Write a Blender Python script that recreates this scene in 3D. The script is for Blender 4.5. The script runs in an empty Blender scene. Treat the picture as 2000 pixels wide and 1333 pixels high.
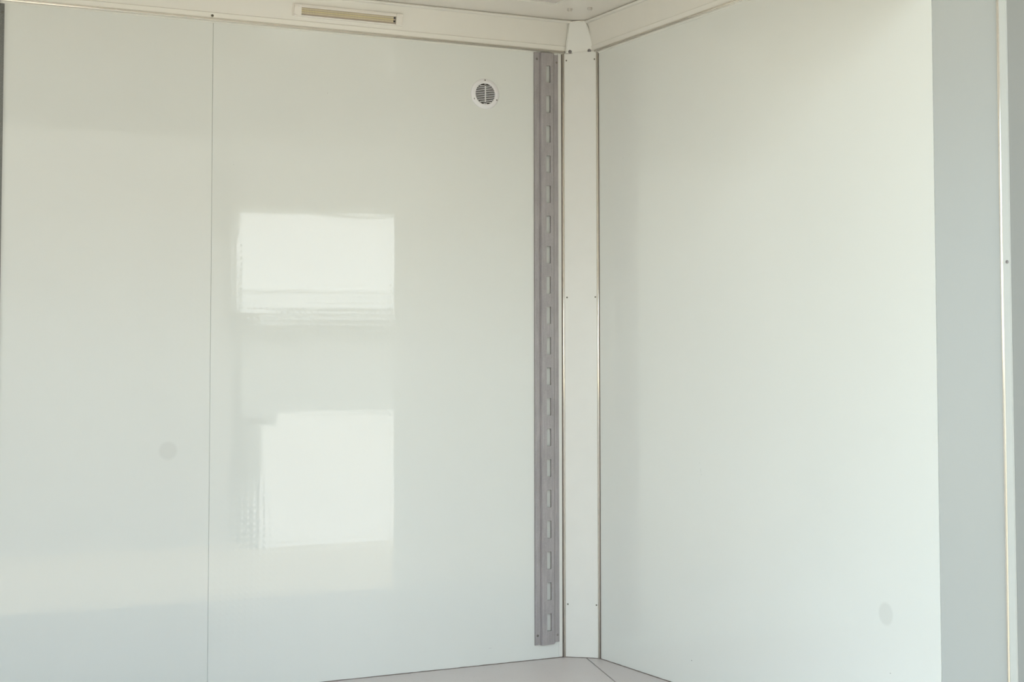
import bpy, bmesh, math, random
from mathutils import Vector, Matrix
random.seed(4)
C = bpy.context.scene.collection
sc = bpy.context.scene

# ------------------------------------------------------------------ camera
F, SX, SY = 3265.49, 302.87, -145.13
cam = bpy.data.cameras.new('camera'); co = bpy.data.objects.new('camera', cam); C.objects.link(co)
yaw, pitch, roll = 0.51769, 0.054586, -0.006087
fw = Vector((math.sin(yaw)*math.cos(pitch), math.cos(yaw)*math.cos(pitch), math.sin(pitch)))
r0 = fw.cross(Vector((0, 0, 1))).normalized(); u0 = r0.cross(fw)
rt = r0*math.cos(roll) + u0*math.sin(roll); up = -r0*math.sin(roll) + u0*math.cos(roll)
M = Matrix((rt, up, -fw)).transposed().to_4x4()
M.translation = (-2.66546, -5.252511, 1.029626)
co.matrix_world = M
cam.sensor_width = 36; cam.lens = F*36/2000
cam.shift_x = -SX/2000; cam.shift_y = SY/2000
cam.clip_start = .05; cam.clip_end = 400
sc.camera = co

# ------------------------------------------------------------------ daylight
w = bpy.data.worlds.new('world'); sc.world = w; w.use_nodes = True
nt = w.node_tree; nt.nodes.clear()
tc = nt.nodes.new('ShaderNodeTexCoord'); sp = nt.nodes.new('ShaderNodeSeparateXYZ')
rp = nt.nodes.new('ShaderNodeValToRGB'); bg = nt.nodes.new('ShaderNodeBackground'); ow = nt.nodes.new('ShaderNodeOutputWorld')
nt.links.new(tc.outputs['Generated'], sp.inputs[0]); nt.links.new(sp.outputs['Z'], rp.inputs[0])
nt.links.new(rp.outputs[0], bg.inputs[0]); nt.links.new(bg.outputs[0], ow.inputs[0])
rp.color_ramp.elements[0].position = 0.0; rp.color_ramp.elements[0].color = (.74, .92, 1.0, 1)
rp.color_ramp.elements[1].position = 0.9; rp.color_ramp.elements[1].color = (.50, .72, .93, 1)
bg.inputs[1].default_value = 4.0
sun = bpy.data.lights.new('sun', 'SUN'); so = bpy.data.objects.new('sun', sun); C.objects.link(so)
sun.energy = 22; sun.angle = .01; sun.color = (1, .975, .95)
sd = Vector((-.25, -1, -.95)).normalized()
so.rotation_euler = sd.to_track_quat('-Z', 'Y').to_euler(); so.location = (0, 6, 9)

sc.view_settings.view_transform = 'Standard'; sc.view_settings.look = 'None'
sc.view_settings.gamma = 1; sc.view_settings.use_curve_mapping = False
sc.view_settings.exposure = -0.33

# ------------------------------------------------------------------ materials
def lin(r, g, b):
    f = lambda c: (c/255/12.92) if c/255 <= .04045 else ((c/255+.055)/1.055)**2.4
    return (f(r), f(g), f(b), 1)

class G:
    def __init__(s, m): s.t = m.node_tree
    def n(s, k, **kw):
        o = s.t.nodes.new(k)
        for a, b in kw.items(): setattr(o, a, b)
        return o
    def l(s, a, b): s.t.links.new(a, b)
    def math(s, op, a, b=None, c=None, clamp=False):
        o = s.n('ShaderNodeMath', operation=op, use_clamp=clamp)
        for i, v in enumerate((a, b, c)):
            if v is None: continue
            if isinstance(v, (int, float)): o.inputs[i].default_value = v
            else: s.l(v, o.inputs[i])
        return o.outputs[0]
    def mix(s, f, a, b):
        o = s.n('ShaderNodeMix', data_type='RGBA')
        for i, v in ((0, f), (6, a), (7, b)):
            if isinstance(v, (int, float, tuple)): o.inputs[i].default_value = v
            else: s.l(v, o.inputs[i])
        return o.outputs[2]
    def obj(s):
        return s.n('ShaderNodeTexCoord').outputs['Object']
    def noise(s, vec, scale, detail=3, rough=.5):
        o = s.n('ShaderNodeTexNoise'); o.inputs['Scale'].default_value = scale
        o.inputs['Detail'].default_value = detail; o.inputs['Roughness'].default_value = rough
        s.l(vec, o.inputs['Vector']); return o.outputs['Fac']
    def vmul(s, vec, v):
        o = s.n('ShaderNodeVectorMath', operation='MULTIPLY'); s.l(vec, o.inputs[0]); o.inputs[1].default_value = v
        return o.outputs[0]

def mat(name, col, rough=.5, metal=0, var=.03, scale=30, bump=0, spec=.5):
    m = bpy.data.materials.new(name); m.use_nodes = True; g = G(m)
    b = m.node_tree.nodes['Principled BSDF']
    v = g.obj(); nf = g.noise(v, scale)
    dark = tuple(c*(1-var) for c in col[:3]) + (1,); lite = tuple(min(1, c*(1+var)) for c in col[:3]) + (1,)
    g.l(g.mix(nf, dark, lite), b.inputs['Base Color'])
    b.inputs['Roughness'].default_value = rough; b.inputs['Metallic'].default_value = metal
    b.inputs['Specular IOR Level'].default_value = spec
    if bump:
        bn = g.n('ShaderNodeBump'); bn.inputs['Distance'].default_value = bump
        g.l(nf, bn.inputs['Height']); g.l(bn.outputs[0], b.inputs['Normal'])
    return m

WALLC = (.79, .80, .77, 1)
def wall_mat(name, col, axes, dimples=0, marks=()):
    """glossy laminated panel; marks: (u, z, ru, rz, strength, soft) small stains and chips"""
    m = bpy.data.materials.new(name); m.use_nodes = True; g = G(m)
    b = m.node_tree.nodes['Principled BSDF']
    v = g.obj(); s = g.n('ShaderNodeSeparateXYZ'); g.l(v, s.inputs[0])
    U = s.outputs[axes]; Z = s.outputs[2]
    nf = g.noise(v, 2.3, 2)
    base = g.mix(nf, tuple(c*.985 for c in col[:3])+(1,), tuple(c*1.01 for c in col[:3])+(1,))
    for (u, z, ru, rz, st, soft) in marks:
        du = g.math('DIVIDE', g.math('SUBTRACT', U, u), ru); dz = g.math('DIVIDE', g.math('SUBTRACT', Z, z), rz)
        d = g.math('SQRT', g.math('ADD', g.math('MULTIPLY', du, du), g.math('MULTIPLY', dz, dz)))
        f = g.math('MULTIPLY', g.math('DIVIDE', g.math('SUBTRACT', 1.0, d), soft, clamp=True), st)
        base = g.mix(f, base, (.16, .15, .13, 1))
    g.l(base, b.inputs['Base Color'])
    b.inputs['Roughness'].default_value = .022
    h = g.math('MULTIPLY', g.noise(v, 3.0, 1), 0.0005)
    if dimples:
        k = 2*math.pi/.0195
        dd = g.math('MULTIPLY', g.math('POWER', g.math('ABSOLUTE', g.math('SINE', g.math('MULTIPLY', U, k/2))), 3.0), g.math('POWER', g.math('ABSOLUTE', g.math('SINE', g.math('MULTIPLY', Z, k/2))), 3.0))
        am = g.math('MULTIPLY', g.math('SUBTRACT', g.noise(v, 2.2, 2), .42, clamp=True), dimples)
        h = g.math('ADD', h, g.math('MULTIPLY', dd, am))
        fine = g.math('MULTIPLY', g.noise(v, 38, 3), dimples*.05)
        h = g.math('ADD', h, fine)
    bn = g.n('ShaderNodeBump'); bn.inputs['Distance'].default_value = 1.0; bn.inputs['Strength'].default_value = 1
    g.l(h, bn.inputs['Height']); g.l(bn.outputs[0], b.inputs['Normal'])
    return m

m_wl = wall_mat('left_wall_laminate', WALLC, 0, .0003,
    marks=[(-1.4457, .7539, .032, .032, .09, .3), (-.945, 1.9, .002, .0012, .4, .5), (-.2, 1.3, .0015, .001, .3, .5),
           (-.37, .055, .009, .0012, .25, .8), (-1.25, 1.65, .002, .002, .2, .6)])
m_wr = wall_mat('right_wall_laminate', WALLC, 1,
    marks=[(-1.7116, .3604, .034, .033, .12, .25), (-.7121, .0882, .0028, .002, .9, .5), (-.2753, 1.7084, .006, .001, .35, .8),
           (-.775, .682, .0011, .009, .35, .8), (-.778, .668, .004, .0013, .3, .8), (-.768, .703, .002, .002, .3, .6),
           (-.766, .645, .0012, .01, .16, .8), (-1.7279, .2102, .0035, .0015, .6, .6), (-.32, 1.715, .004, .001, .3, .8)])
m_wx = wall_mat('door_panel_shade_tone', (.40, .41, .40, 1), 1, marks=[(-1.0, .2, .002, .0015, .5, .6)])  # darkened well below the wall colour to stand in for shade
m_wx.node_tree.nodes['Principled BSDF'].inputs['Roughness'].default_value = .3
m_alu = mat('cream_profile', (.82, .79, .735, 1), .28, 0, .03, 8)
m_bead = mat('beige_bead', (.86, .80, .72, 1), .18, .65, .06, 20)
m_cap = mat('cream_corner_piece', (.80, .79, .755, 1), .35, 0, .03, 12)
m_seal = mat('sealant_dark', (.17, .135, .115, 1), .6, 0, .4, 60)
m_sealw = mat('sealant_white', (.80, .79, .74, 1), .5, 0, .05, 60)
m_screw = mat('dull_screw', (.16, .15, .12, 1), .4, .7, .2, 200)
m_ceil = mat('ceiling_laminate', (.86, .81, .75, 1), .16, 0, .03, 5)
m_white = mat('white_plastic', (.86, .84, .86, 1), .35, 0, .02, 20)
m_wlamp = mat('lamp_plastic', (.88, .83, .77, 1), .3, 0, .02, 20)
m_dark = mat('vent_cavity', (.030, .022, .020, 1), .7)
m_slot = mat('black_recess', (.02, .015, .012, 1), .8)

def galv(name, col):
    m = bpy.data.materials.new(name); m.use_nodes = True; g = G(m)
    b = m.node_tree.nodes['Principled BSDF']; v = g.obj()
    st = g.noise(g.vmul(v, (1, 1, .05)), 190, 4, .75); bl = g.noise(g.vmul(v, (1, 1, .5)), 22, 4, .65)
    sp_ = g.noise(v, 420, 2)
    a = g.mix(g.math('MULTIPLY', g.math('SUBTRACT', bl, .35), 3, clamp=True), tuple(c*.82 for c in col[:3])+(1,), col)
    a = g.mix(g.math('MULTIPLY', g.math('SUBTRACT', st, .38, clamp=True), 2.0, clamp=True), a, tuple(c*.6 for c in col[:3])+(1,))
    a = g.mix(g.math('MULTIPLY', g.math('SUBTRACT', sp_, .5, clamp=True), 1.2), a, (.62, .60, .60, 1))
    g.l(a, b.inputs['Base Color'])
    b.inputs['Metallic'].default_value = .35
    g.l(g.math('ADD', g.math('MULTIPLY', bl, .25), .38), b.inputs['Roughness'])
    bn = g.n('ShaderNodeBump'); bn.inputs['Distance'].default_value = .0006; bn.inputs['Strength'].default_value = .6
    g.l(g.math('ADD', g.math('MULTIPLY', bl, .7), g.math('MULTIPLY', sp_, .3)), bn.inputs['Height']); g.l(bn.outputs[0], b.inputs['Normal'])
    return m
m_galv = galv('galvanised_steel', (.48, .445, .455, 1))
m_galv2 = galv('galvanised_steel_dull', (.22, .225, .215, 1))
m_galvs = galv('galvanised_screw', (.30, .28, .28, 1))

m_cut = mat('rail_cut_edge_shade', (.10, .07, .06, 1), .6, .2, .3, 120)  # brown cut edges, darkened also to stand in for shadow lines

# floor: grey brown sheet, dirt towards its edges
m_floor = bpy.data.materials.new('grey_floor_sheet'); m_floor.use_nodes = True
g = G(m_floor); b = m_floor.node_tree.nodes['Principled BSDF']; v = g.obj()
n1 = g.noise(v, 6, 5, .6); n2 = g.noise(v, 90, 3, .6)
s = g.n('ShaderNodeSeparateXYZ'); g.l(v, s.inputs[0])
col = g.mix(n1, (.66, .59, .575, 1), (.72, .66, .65, 1))
col = g.mix(g.math('MULTIPLY', g.math('GREATER_THAN', n2, .66), .25), col, (.22, .18, .15, 1))
g.l(col, b.inputs['Base Color']); b.inputs['Roughness'].default_value = .42

# ------------------------------------------------------------------ helpers
def obj(name, bm, m, parent=None, smooth=False, kind=None):
    me = bpy.data.meshes.new(name); bmesh.ops.recalc_face_normals(bm, faces=bm.faces); bm.to_mesh(me); bm.free()
    if m: me.materials.append(m)
    if smooth:
        for p in me.polygons: p.use_smooth = True
    o = bpy.data.objects.new(name, me); C.objects.link(o)
    if parent: o.parent = parent
    if kind: o['kind'] = kind
    return o
def struct(name, bm, m, smooth=False): return obj(name, bm, m, None, smooth, 'structure')
def thing(name, label, cat, loc=(0, 0, 0), group=None):
    o = bpy.data.objects.new(name, None); C.objects.link(o); o.location = loc; o.empty_display_size = .1
    o['label'] = label; o['category'] = cat
    if group: o['group'] = group
    return o
def sweep(bm, prof, f0, f1):
    """closed profile, f0/f1 map a profile point to the two end positions"""
    a = [bm.verts.new(f0(p)) for p in prof]; c = [bm.verts.new(f1(p)) for p in prof]
    n = len(prof)
    for i in range(n): bm.faces.new((a[i], a[(i+1) % n], c[(i+1) % n], c[i]))
    bm.faces.new(a); bm.faces.new(c[::-1])
def prism(bm, pts, z0, z1):
    sweep(bm, pts, lambda p: (p[0], p[1], z0), lambda p: (p[0], p[1], z1)); return bm
def box(bm, a, b_):
    return prism(bm, [(a[0], a[1]), (b_[0], a[1]), (b_[0], b_[1]), (a[0], b_[1])], a[2], b_[2])
def arc(cx, cy, r, a0, a1, n=8):
    return [(cx+r*math.cos(math.radians(a0+(a1-a0)*i/n)), cy+r*math.sin(math.radians(a0+(a1-a0)*i/n))) for i in range(n+1)]
def lathe(bm, prof, M, n=32):
    """profile of (radius, height) about local Z placed by matrix M"""
    rings = []
    for r, h in prof:
        if r < 1e-7: rings.append([bm.verts.new(M @ Vector((0, 0, h)))])
        else: rings.append([bm.verts.new(M @ Vector((r*math.cos(2*math.pi*i/n), r*math.sin(2*math.pi*i/n), h))) for i in range(n)])
    for A, B in zip(rings, rings[1:]):
        if len(A) == 1 and len(B) == 1: continue
        for i in range(n):
            j = (i+1) % n
            if len(A) == 1: bm.faces.new((A[0], B[i], B[j]))
            elif len(B) == 1: bm.faces.new((A[i], A[j], B[0]))
            else: bm.faces.new((A[i], A[j], B[j], B[i]))
def place(loc, normal):
    q = Vector(normal).normalized().to_track_quat('Z', 'Y'); m = q.to_matrix().to_4x4(); m.translation = loc; return m
def screw_bm(loc, normal, r=.004, h=.0016):
    bm = bmesh.new(); M_ = place(Vector(loc), normal)
    lathe(bm, [(r, -.001), (r, h*.45), (r*.8, h*.85), (r*.42, h), (r*.36, h*.35), (0, h*.35)], M_, 16)
    return bm
def bevel(o, wdt, seg=2):
    md = o.modifiers.new('bevel', 'BEVEL'); md.width = wdt; md.segments = seg; md.limit_method = 'ANGLE'; return o

H = 2.1; E_, EH = .027, .1166; ZC = H+EH
XL = -4.4; T = .045

# ------------------------------------------------------------------ room shell
# long side wall, panels butted at fine grooves
def panel_profile(seams, a, b_, w_=.0011, d=.0025):
    pts = [(a, 0)]
    for s_ in seams: pts += [(s_-w_, 0), (s_-w_*.6, -d), (s_+w_*.6, -d), (s_+w_, 0)]
    pts += [(b_, 0)]; return pts
pl = panel_profile([-3.62, -2.47, -1.3187], XL, T)
bm = bmesh.new(); prism(bm, [(x, -y) for x, y in pl] + [(T, T), (XL, T)], -.05, ZC+.03); struct('wall_left', bm, m_wl)
# end wall, ends where the angled door panel begins
YE = -1.9367
bm = bmesh.new(); prism(bm, [(0, 0), (T, 0), (T, YE+.02), (.012, YE+.0012), (0, YE+.0012)], -.05, ZC+.03); struct('wall_right', bm, m_wr)
# ceiling out to the open side
bm = bmesh.new(); box(bm, (XL-T, -2.05, ZC), (T, T, ZC+.06)); struct('ceiling', bm, m_ceil)
# floor in two sheets with the open joint between them
A = Vector((-.030, -.040)); B = Vector((-.1493, -.4858)); D = (B-A).normalized(); Pn = A + D*4.0
tt = (-2.05-A.y)/D.y; Q = A + D*tt; wj = .002
tA = (0-A.y)/D.y; P0 = A + D*tA
bm = bmesh.new()
prism(bm, [(XL, 0), (P0.x-wj, 0), (Q.x-wj, -2.05), (XL, -2.05)], -.03, 0)
prism(bm, [(P0.x+wj, 0), (0, 0), (0, -2.05), (Q.x+wj, -2.05)], -.03, 0)
struct('floor', bm, m_floor)
bm = bmesh.new(); box(bm, (XL-T, -2.06, -.16), (T, T, -.012)); struct('trim_1', bm, m_seal)   # chassis edge under the floor sheet

# dark seal lines at the foot of the walls
def ragged(p0, p1, nrm, h=.0026, d=.003, step=.02):
    bm = bmesh.new(); p0 = Vector(p0); p1 = Vector(p1); n = int((p1-p0).length/step); nrm = Vector(nrm); prev = None
    for i in range(n+1):
        p = p0.lerp(p1, i/n); hh = h*random.uniform(.8, 1.15); dd = d*random.uniform(.8, 1.15)
        row = [bm.verts.new(p+Vector((0, 0, -.002))-nrm*.001), bm.verts.new(p+nrm*dd+Vector((0, 0, -.002))),
               bm.verts.new(p+nrm*dd*.8+Vector((0, 0, hh*.5))), bm.verts.new(p-nrm*.001+Vector((0, 0, hh)))]
        if prev:
            for k in range(4): bm.faces.new((prev[k], prev[(k+1) % 4], row[(k+1) % 4], row[k]))
        else: bm.faces.new(row)
        prev = row
    bm.faces.new(prev[::-1]); return bm
struct('baseboard_left', ragged((XL, 0, 0), (-.09, 0, 0), (0, -1, 0)), m_seal)
struct('baseboard_right', ragged((0, -.092, 0), (0, YE, 0), (-1, 0, 0)), m_seal)

# unseen pieces added to shape the light: side closure, flap, lintel, far end
bm = bmesh.new(); box(bm, (XL-T, -2.02, -.05), (-2.25, -1.96, ZC+.03)); struct('wall_light_stop', bm, m_wr)  # added closure, keeps light off the left of the long wall
bm = bmesh.new(); sweep(bm, [(-1.97, ZC+.04), (-3.3, ZC+.42), (-3.3, ZC+.47), (-1.97, ZC+.09)], lambda p: (XL, p[0], p[1]), lambda p: (.9, p[0], p[1])); struct('trim_sky_block', bm, mat('sky_block_dark', (.22, .19, .15, 1), .6))  # unseen flap, added to block high sky near the opening
bm = bmesh.new(); box(bm, (XL-T, -2.02, 2.0), (-.02, -1.965, ZC+.40)); struct('trim_light_block', bm, m_wx)  # added lintel, holds light off the wall tops
bm = bmesh.new(); box(bm, (XL-T, -2.02, 1.9), (XL, T, ZC+.03)); box(bm, (XL-T, -.75, -.05), (XL, T, 1.9)); struct('wall_back_light_gap', bm, m_wr)  # opening in this end made up to light the right wall
# ------------------------------------------------------------------ corner post
c = .0893
n45 = Vector((-1, -1, 0)).normalized()
bm = bmesh.new(); prism(bm, [(-c, -.0004), (0.002, .002), (-.0004, -c), (-.006, -c+.001), (-c+.001, -.006)], 0, H+.004)
post = struct('trim_2', bm, m_cap)
struct('baseboard_corner', ragged((-c, -.003, 0), (-.003, -c, 0), n45, .004, .003), m_seal)
def vbead(name, x, y, r, m):
    bm = bmesh.new(); prism(bm, arc(x, y, r, 0, 342, 19), .001, H+.002); return obj(name, bm, m, post, True)
vbead('edge_bead', -c-.0025, -.0025, .0042, m_bead)
vbead('edge_bead', -.0025, -c-.0025, .0050, m_bead)
bm = bmesh.new(); prism(bm, [(-c-.0245, .0005), (-c-.0105, .0005), (-c-.0105, -.0022), (-c-.0235, -.0022)], .004, H); obj('flange', bm, m_cap, post)
bm = bmesh.new(); box(bm, (-c-.0105, -.0008, 0), (-c-.005, .0004, H)); obj('joint', bm, m_seal, post)
bm = bmesh.new(); box(bm, (-.0008, -c-.0098, 0), (.0004, -c-.006, H)); obj('joint', bm, m_seal, post)
for z in (2.077, 1.243, .182):
    for (x, y) in ((-c+.0062, -.0112), (-.0098, -c+.0048)):
        obj('screw', screw_bm((x, y, z), n45, .0028, .0013), m_screw, post)

# ------------------------------------------------------------------ coving
def cove_profile():
    lip = [(0, H)] + [(d, z) for d, z in [(.0055, H+.0003), (.0085, H+.003), (.0095, H+.006), (.0085, H+.0092), (.0065, H+.0108)]]
    face = [(.0080, H+.0125), (.0122, H+.0258), (.0120, H+.0268), (.0098, H+.0284), (E_-.003, ZC-.010)]
    bead = [(E_+.0005+.009*math.cos(math.radians(a)), ZC-.0055+.0058*math.sin(math.radians(a))) for a in (-120, -80, -40, 0, 40, 70, 88)]
    return lip+face+bead+[(-.002, ZC), (-.002, H)]
cp = cove_profile()
bm = bmesh.new(); sweep(bm, cp, lambda p: (XL, -p[0], p[1]), lambda p: (-.070, -p[0], p[1])); cl = struct('trim_3', bm, m_alu)
bm = bmesh.new(); sweep(bm, cp, lambda p: (-p[0], -.052, p[1]), lambda p: (-p[0], -2.0, p[1])); cr = struct('trim_4', bm, m_alu)
# drawn metal bead in the lip, pale sealant under it
rod = arc(.0085, H+.0052, .0043, 0, 342, 19)
bm = bmesh.new(); sweep(bm, rod, lambda p: (XL, -p[0], p[1]), lambda p: (-.088, -p[0], p[1])); obj('edge_bead', bm, m_bead, cl, True)
bm = bmesh.new(); sweep(bm, rod, lambda p: (-p[0], -.088, p[1]), lambda p: (-p[0], YE, p[1])); obj('edge_bead', bm, m_bead, cr, True)
sl = [(0, H-.0042), (.0012, H-.0038), (.0022, H-.0005), (.0022, H+.001), (0, H+.001)]
bm = bmesh.new(); sweep(bm, sl, lambda p: (XL, -p[0], p[1]), lambda p: (-.21, -p[0], p[1])); obj('sealant', bm, m_sealw, cl)
bm = bmesh.new(); sweep(bm, sl, lambda p: (-p[0], -.098, p[1]), lambda p: (-p[0], YE, p[1])); obj('sealant', bm, m_sealw, cr)
obj('screw', screw_bm((-1.324, -.0105, 2.1085+.0085), (0, -1, .1), .0042, .0018), m_screw, cl)

# corner cap: leaning trapezoid with raised rims and two screws
tl, tr_, bl_, br = Vector((-.0800, -.0300, 2.2125)), Vector((-.0310, -.0600, 2.2150)), Vector((-.0850, -.0125, H+.002)), Vector((-.0105, -.0880, H+.0035))
nc = (br-bl_).cross(tl-bl_).normalized()
if nc.y > 0: nc = -nc
bm = bmesh.new()
n0 = (tr_-tl).cross(bl_-tl).normalized(); br = br - n0*(br-tl).dot(n0)
q = [tl, tr_, br, bl_]
fr = [bm.verts.new(p+nc*.003) for p in q]; bk = [bm.verts.new(p-nc*.012) for p in q]
bm.faces.new(fr); bm.faces.new(bk[::-1])
for i in range(4): bm.faces.new((fr[i], fr[(i+1) % 4], bk[(i+1) % 4], bk[i]))
cap = bevel(struct('trim_5', bm, m_cap), .0012)
def rim(p, q_, r=.0022):
    bm = bmesh.new(); d = (q_-p); M_ = place(p+nc*.0025, d); L = d.length
    lathe(bm, [(0, 0), (r, 0), (r, L), (0, L)], M_, 10); return bm
for p, q_ in ((bl_, tl), (br, tr_)): obj('rim', rim(p, q_), m_sealw, cap, True)
obj('rim', rim(tl, tr_, .0016), m_bead, cap, True)
bm = rim(bl_-Vector((0, 0, .0015)), br-Vector((0, 0, .0015)), .0009); obj('rim', bm, m_bead, cap, True)
for t_ in (.14, .80):
    p = bl_.lerp(br, t_) + (tl-bl_)*.045 + nc*.003
    obj('screw', screw_bm(p, nc, .0066, .0026), m_galvs, cap)

# door post and folded door panels at the open side
def ang_panel(name, p, dist, ang, z0, z1, m, thick=.03):
    a = math.radians(ang); d = Vector((math.sin(a), -math.cos(a))); n_ = Vector((math.cos(a), math.sin(a)))
    p = Vector(p); q_ = p+d*dist
    bm = bmesh.new(); prism(bm, [tuple(p), tuple(q_), tuple(q_+n_*thick), tuple(p+n_*thick)], z0, z1)
    o = struct(name, bm, m); return o, q_, d, n_
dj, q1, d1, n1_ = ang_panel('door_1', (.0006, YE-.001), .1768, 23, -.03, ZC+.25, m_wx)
s1 = q1
tp = struct('trim_6', prism(bmesh.new(), [tuple(s1-n1_*.001), tuple(s1+d1*.0105-n1_*.004), tuple(s1+d1*.0265-n1_*.004), tuple(s1+d1*.0285+n1_*.001), tuple(s1+d1*.0285+n1_*.03), tuple(s1+n1_*.03)], -.03, ZC+.25), mat('door_edge_strip', (.50, .51, .49, 1), .3, 0, .03, 8))
ctr = s1+d1*.0055-n1_*.002
bm = bmesh.new(); prism(bm, arc(ctr.x, ctr.y, .0042, 0, 342, 19), -.03, ZC+.25); obj('edge_bead', bm, m_bead, tp, True)
p = s1+d1*.0205-n1_*.0042
obj('screw', screw_bm((p.x, p.y, 1.2593), (-n1_.x, -n1_.y, 0), .0042, .0018), m_galvs, tp)
s2 = s1+d1*.0285
ang_panel('door_2', s2+Vector((.001, 0)), .8, 24, -.03, ZC+.25, mat('door_panel_shade_grey', (.28, .285, .275, 1), .5, 0, .02, 4))  # panel colour darkened in place of shade

# ceiling fixings and the pale hatch frame by the corner
def hatch():
    bm = bmesh.new()
    x1, y1 = -.243, -.262
    for (a, b_) in (((x1-.55, y1-.012), (x1, y1)), ((x1-.012, y1-.5), (x1, y1-.012)), ((x1-.55, y1-.5), (x1-.538, y1-.012)), ((x1-.538, y1-.5), (x1-.012, y1-.488))):
        box(bm, (a[0], a[1], ZC-.003), (b_[0], b_[1], ZC+.001))
    return bm
# ------------------------------------------------------------------ ceiling hatch
t = thing('ceiling_hatch', 'pale framed rectangular panel on the ceiling above the corner, cut by the top edge', 'hatch', (-.5, -.5, ZC))
o = obj('frame', hatch(), m_alu); o.parent = t; o.matrix_parent_inverse = Matrix.Translation((.5, .5, -ZC))
bm = bmesh.new(); box(bm, (-.781, -.75, ZC-.0015), (-.255, -.274, ZC+.001)); o = obj('panel', bm, mat('hatch_panel', (.70, .63, .60, 1), .3)); o.parent = t; o.matrix_parent_inverse = Matrix.Translation((.5, .5, -ZC))
for i, (x, y, lab) in enumerate(((-.1668, -.2089, 'left'), (-.1145, -.2555, 'right'))):
    bm = bmesh.new(); lathe(bm, [(.0085, -.0005), (.0085, .004), (.0078, .0075), (.005, .0098), (0, .0105)], place(Vector((0, 0, 0)), (0, 0, -1)), 20)
    o = obj('rivet', bm, mat('ceiling_rivet_'+lab, (.58, .54, .50, 1), .5), None, True); o.location = (x, y, ZC)
    o['label'] = 'faint grey flat rivet on the ceiling above the corner, the %s one of two' % lab; o['category'] = 'rivet'; o['group'] = 'ceiling rivets at the corner'

# ------------------------------------------------------------------ slotted rail
ZB, ZT = .050, 2.0985
RX0 = -.2045
# hat section: (offset from the left edge, height off the wall)
HAT = [(0, .0022), (.0185, .0026), (.0205, .0010), (.0228, .0012), (.0255, .0085), (.0428, .0092), (.0583, .0092), (.0690, .0090), (.0735, .0062), (.0765, .0024), (.0800, .0030), (.0920, .0026)]
IS = (5, 6)   # slot lies between these two stations
def rail_bm(cut=True):
    bm = bmesh.new()
    slots = [(2.0533-.1054*k-.060, 2.0533-.1054*k) for k in range(19)]
    zs = [ZB]
    for a, b_ in reversed(slots):
        zs += [a, a+.0014, b_-.0014, b_]
    zs += [ZT]
    grid = []
    for j, z in enumerate(zs):
        row = []
        for i, (s_, h) in enumerate(HAT):
            zz = z
            if j == 0: zz = z + (.0035*(s_/.092) + (.0025 if i in (9, 10, 11) else 0) - (.002 if 3 <= i <= 7 else 0))
            if j == len(zs)-1 and i >= 9: zz = z-.004
            ss = s_
            if i == 5 and (z in [q_[0] for q_ in slots] or z in [q_[1] for q_ in slots]): ss += .0012
            if i == 6 and (z in [q_[0] for q_ in slots] or z in [q_[1] for q_ in slots]): ss -= .0012
            row.append(bm.verts.new((ss, -h, zz)))
        grid.append(row)
    for j in range(len(zs)-1):
        mid = (zs[j]+zs[j+1])/2; ins = any(a < mid < b_ for a, b_ in slots)
        for i in range(len(HAT)-1):
            if ins and i == IS[0]: continue
            bm.faces.new((grid[j][i], grid[j][i+1], grid[j+1][i+1], grid[j+1][i]))
    return bm
def rail(x, m, label, mirror=False):
    t = thing('slotted_rail', label, 'rail', (x, 0, 0), None)
    o = obj('channel', rail_bm(), m, t)
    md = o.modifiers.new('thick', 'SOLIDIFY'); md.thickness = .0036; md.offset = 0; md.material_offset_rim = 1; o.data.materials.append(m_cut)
    for (s_, z) in ((.0105, 2.075), (.0860, 2.068), (.0100, .082), (.0850, .079)):
        obj('screw', screw_bm((s_, -.0032, z), (0, -1, 0), .0042, .0018), m_galvs if z < 2.0 and z > .1 else m_screw, t)
    return t
rail(RX0, m_galv, 'galvanised steel wall rail with a row of upright slots, beside the corner post')
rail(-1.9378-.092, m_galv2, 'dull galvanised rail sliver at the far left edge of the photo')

# ------------------------------------------------------------------ round vent
VX, VZ = -.3888, 1.9378
t = thing('round_vent', 'small round white louvred vent high on the left wall beside the slotted rail', 'vent', (VX, 0, VZ))
Mv = place(Vector((0, 0, 0)), (0, -1, 0))
bm = bmesh.new(); lathe(bm, [(.0525, -.001), (.0525, .0012), (.0505, .0032), (.0405, .0062), (.0372, .0062), (.0358, .0045), (.0358, -.001)], Mv, 56); obj('rim', bm, m_white, t, True)
bm = bmesh.new(); lathe(bm, [(.0360, .0010), (0, .0010)], Mv, 40); obj('cavity', bm, m_dark, t)
bm = bmesh.new(); R_ = .0354; pit = .00612
for k in range(-6, 6):
    zc = (k+.5)*pit+.0002
    for z0, z1 in ((zc-.0014, zc+.0014),):
        zm = max(abs(z0), abs(z1)); hw = math.sqrt(max(R_*R_-zm*zm, 1e-6))
        sweep(bm, [(-.0012, z0), (-.0058, z0-.0003), (-.0062, z1-.0010), (-.0028, z1)], lambda p: (-hw, p[0], p[1]), lambda p: (hw, p[0], p[1]))
box(bm, (-.0013, -.0064, -.0278), (.0013, -.0015, .0278))
obj('grille', bm, m_white, t)
for (x, z) in ((-.001, .0470), (-.0400, -.0190), (.0420, -.0185)):
    obj('screw', screw_bm((x, -.0042, z), (0, -1, 0), .0026, .0012), m_screw, t)

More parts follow.
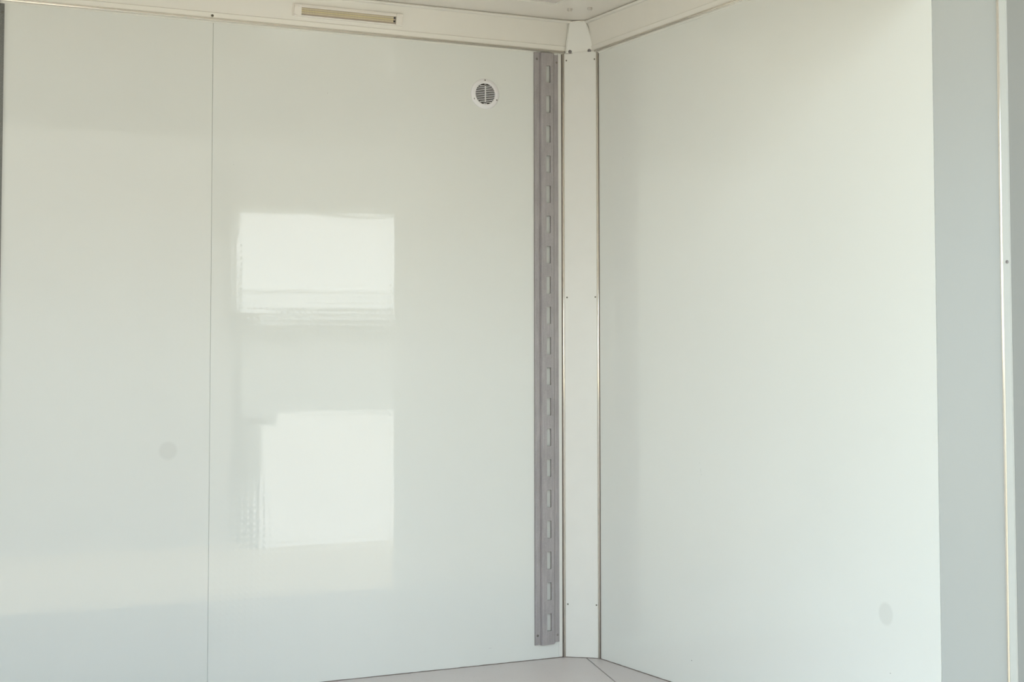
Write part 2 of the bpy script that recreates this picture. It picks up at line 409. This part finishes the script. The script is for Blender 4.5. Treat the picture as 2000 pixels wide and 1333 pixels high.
# ------------------------------------------------------------------ LED strip light on the coving
x0, x1, z0, z1 = -1.068, -.694, 2.1405, 2.1815
LX, LZ = (x0+x1)/2, (z0+z1)/2; HX, HZ = (x1-x0)/2, (z1-z0)/2
tilt = math.atan2(E_-.003-.0098, ZC-.010-H-.0282)
dl = .0098 + (LZ-H-.0282)*math.tan(tilt)
t = thing('led_strip_light', 'slim white strip light with yellow diodes behind a clear cover, fixed on the coving', 'light', (LX, -dl, LZ))
t.rotation_euler = (tilt, 0, 0)
# local: x along, z up the face, -y out of it
bm = bmesh.new(); box(bm, (-HX, -.0035, -HZ), (HX, .0, HZ)); obj('base', bm, m_wlamp, t)
bm = bmesh.new(); sweep(bm, [(-.0035, HZ-.009), (-.0125, HZ-.0105), (-.0135, HZ-.0085), (-.0105, HZ-.001), (-.0035, HZ)], lambda p: (-HX+.003, p[0], p[1]), lambda p: (HX-.003, p[0], p[1])); obj('upper_rail', bm, m_wlamp, t)
bm = bmesh.new(); sweep(bm, [(-.0035, -HZ), (-.0095, -HZ+.001), (-.0115, -HZ+.0055), (-.0035, -HZ+.007)], lambda p: (-HX+.003, p[0], p[1]), lambda p: (HX-.003, p[0], p[1])); obj('lower_rail', bm, m_wlamp, t)
for sgn in (-1, 1):
    bm = bmesh.new(); xa, xb = sorted((sgn*HX, sgn*(HX-.026)))
    xi, xo = (xb, xa) if sgn < 0 else (xa, xb)
    v_ = [(xo, 0, -HZ), (xo, 0, HZ), (xi, 0, HZ), (xi, 0, -HZ), (xo-sgn*.003, -.008, -HZ+.002), (xo-sgn*.003, -.008, HZ-.002), (xi, -.0145, HZ-.002), (xi, -.0145, -HZ+.002)]
    vv = [bm.verts.new(p) for p in v_]
    for f in ((0, 1, 2, 3), (0, 1, 5, 4), (1, 2, 6, 5), (2, 3, 7, 6), (3, 0, 4, 7), (4, 5, 6), (4, 6, 7)): bm.faces.new([vv[i] for i in f])
    bevel(obj('end_cap', bm, m_wlamp, t), .0008)
xi = HX-.027
bm = bmesh.new(); box(bm, (-xi, -.0050, -HZ+.007), (xi, -.0034, HZ-.010)); brd = obj('circuit_board', bm, mat('board_mauve', (.62, .52, .44, 1), .5), t)
m_led = mat('diode_yellow', (.90, .80, .48, 1), .35, 0, .15, 300)
m_led2 = mat('diode_pale', (.86, .78, .58, 1), .35, 0, .1, 300)
bm = bmesh.new(); bm2 = bmesh.new()
n = 58
for i in range(n):
    x = -xi+.0035+(2*xi-.012)*i/(n-1)
    for k, z in enumerate((-.0072, -.0008, .0056)):
        tgt = bm2 if k != 1 else bm
        box(tgt, (x-.0020, -.0068, z-.0023), (x+.0020, -.0049, z+.0023))
o = obj('diode_row', bm, m_led, t); o2 = obj('diode_row', bm2, m_led2, t)
bm = bmesh.new()
for z in (-.006, .005): box(bm, (xi-.006, -.0085, z-.0026), (xi-.001, -.0049, z+.0026))
obj('connector', bm, m_slot, t)
m_clear = bpy.data.materials.new('clear_cover'); m_clear.use_nodes = True
b = m_clear.node_tree.nodes['Principled BSDF']; b.inputs['Transmission Weight'].default_value = 1; b.inputs['Roughness'].default_value = .0; b.inputs['IOR'].default_value = 1.12
gg = G(m_clear); nn = gg.noise(gg.obj(), 40); gg.l(gg.mix(nn, (.95, .94, .90, 1), (1, .99, .96, 1)), b.inputs['Base Color'])
bm = bmesh.new(); box(bm, (-xi, -.0118, -HZ+.006), (xi, -.0106, HZ-.010)); obj('clear_cover', bm, m_clear, t)

# ------------------------------------------------------------------ outside, seen only as reflections
GZ = -.9
m_ground = mat('pale_paving', (.42, .345, .235, 1), .9, 0, .12, 1.2)
bm = bmesh.new(); box(bm, (-60, -70, GZ-.2), (60, 30, GZ)); struct('ground', bm, m_ground)
m_fac = mat('white_render', (.84, .88, .90, 1), .8, 0, .02, 1)
m_fac2 = mat('grey_render', (.23, .24, .23, 1), .8, 0, .05, 1)
m_roof = mat('slate_roof', (.10, .10, .09, 1), .8, 0, .1, 3)
m_hedge = mat('hedge_green', (.05, .08, .035, 1), .9, 0, .4, 6)
BX = 2.06; Y = -12
bm = bmesh.new(); box(bm, (BX, Y-6, 1.76), (14, Y, 2.66)); struct('wall_building', bm, m_fac)
bm = bmesh.new(); box(bm, (BX, Y-6, 1.555), (14, Y-.02, 1.76)); struct('trim_10', bm, mat('band_render', (.72, .76, .78, 1), .8))
bm = bmesh.new(); box(bm, (BX+.2, Y-6, 1.42), (14, Y-.05, 1.555)); struct('trim_11', bm, mat('sill_render', (.36, .38, .38, 1), .8))
bm = bmesh.new(); box(bm, (BX+.1, Y-6, .45), (13.9, Y-.25, 1.555)); struct('window_1', bm, m_fac2)
bm = bmesh.new(); box(bm, (BX+.24, Y-6, GZ), (13.9, Y, .35)); box(bm, (BX+.40, Y-6, .35), (13.9, Y-.02, .48)); struct('wall_outside', bm, mat('pale_plinth', (.68, .67, .64, 1), .8))
bm = bmesh.new(); box(bm, (BX-.1, Y-6, 2.66), (14.2, Y+.1, 3.38)); struct('trim_9', bm, m_roof)
bm = bmesh.new(); box(bm, (BX, Y-6, 3.38), (14, Y-.2, 5.4)); struct('wall_upper', bm, mat('upper_render', (.17, .165, .155, 1), .8))

bm = bmesh.new(); box(bm, (-6.5, Y-6, GZ), (BX, Y-.3, 4.4)); struct('wall_reflection_fill', bm, mat('grey_reflection_fill', (.17, .165, .15, 1), .85))  # added grey surface, keeps the horizon line out of the wall reflection
bm = bmesh.new(); box(bm, (-18, Y-6, GZ), (-6.5, Y-.3, 6.5)); struct('wall_light_bounce', bm, mat('cream_light_bounce', (.62, .62, .59, 1), .85))  # unseen bright wall, added to bounce light into the corner
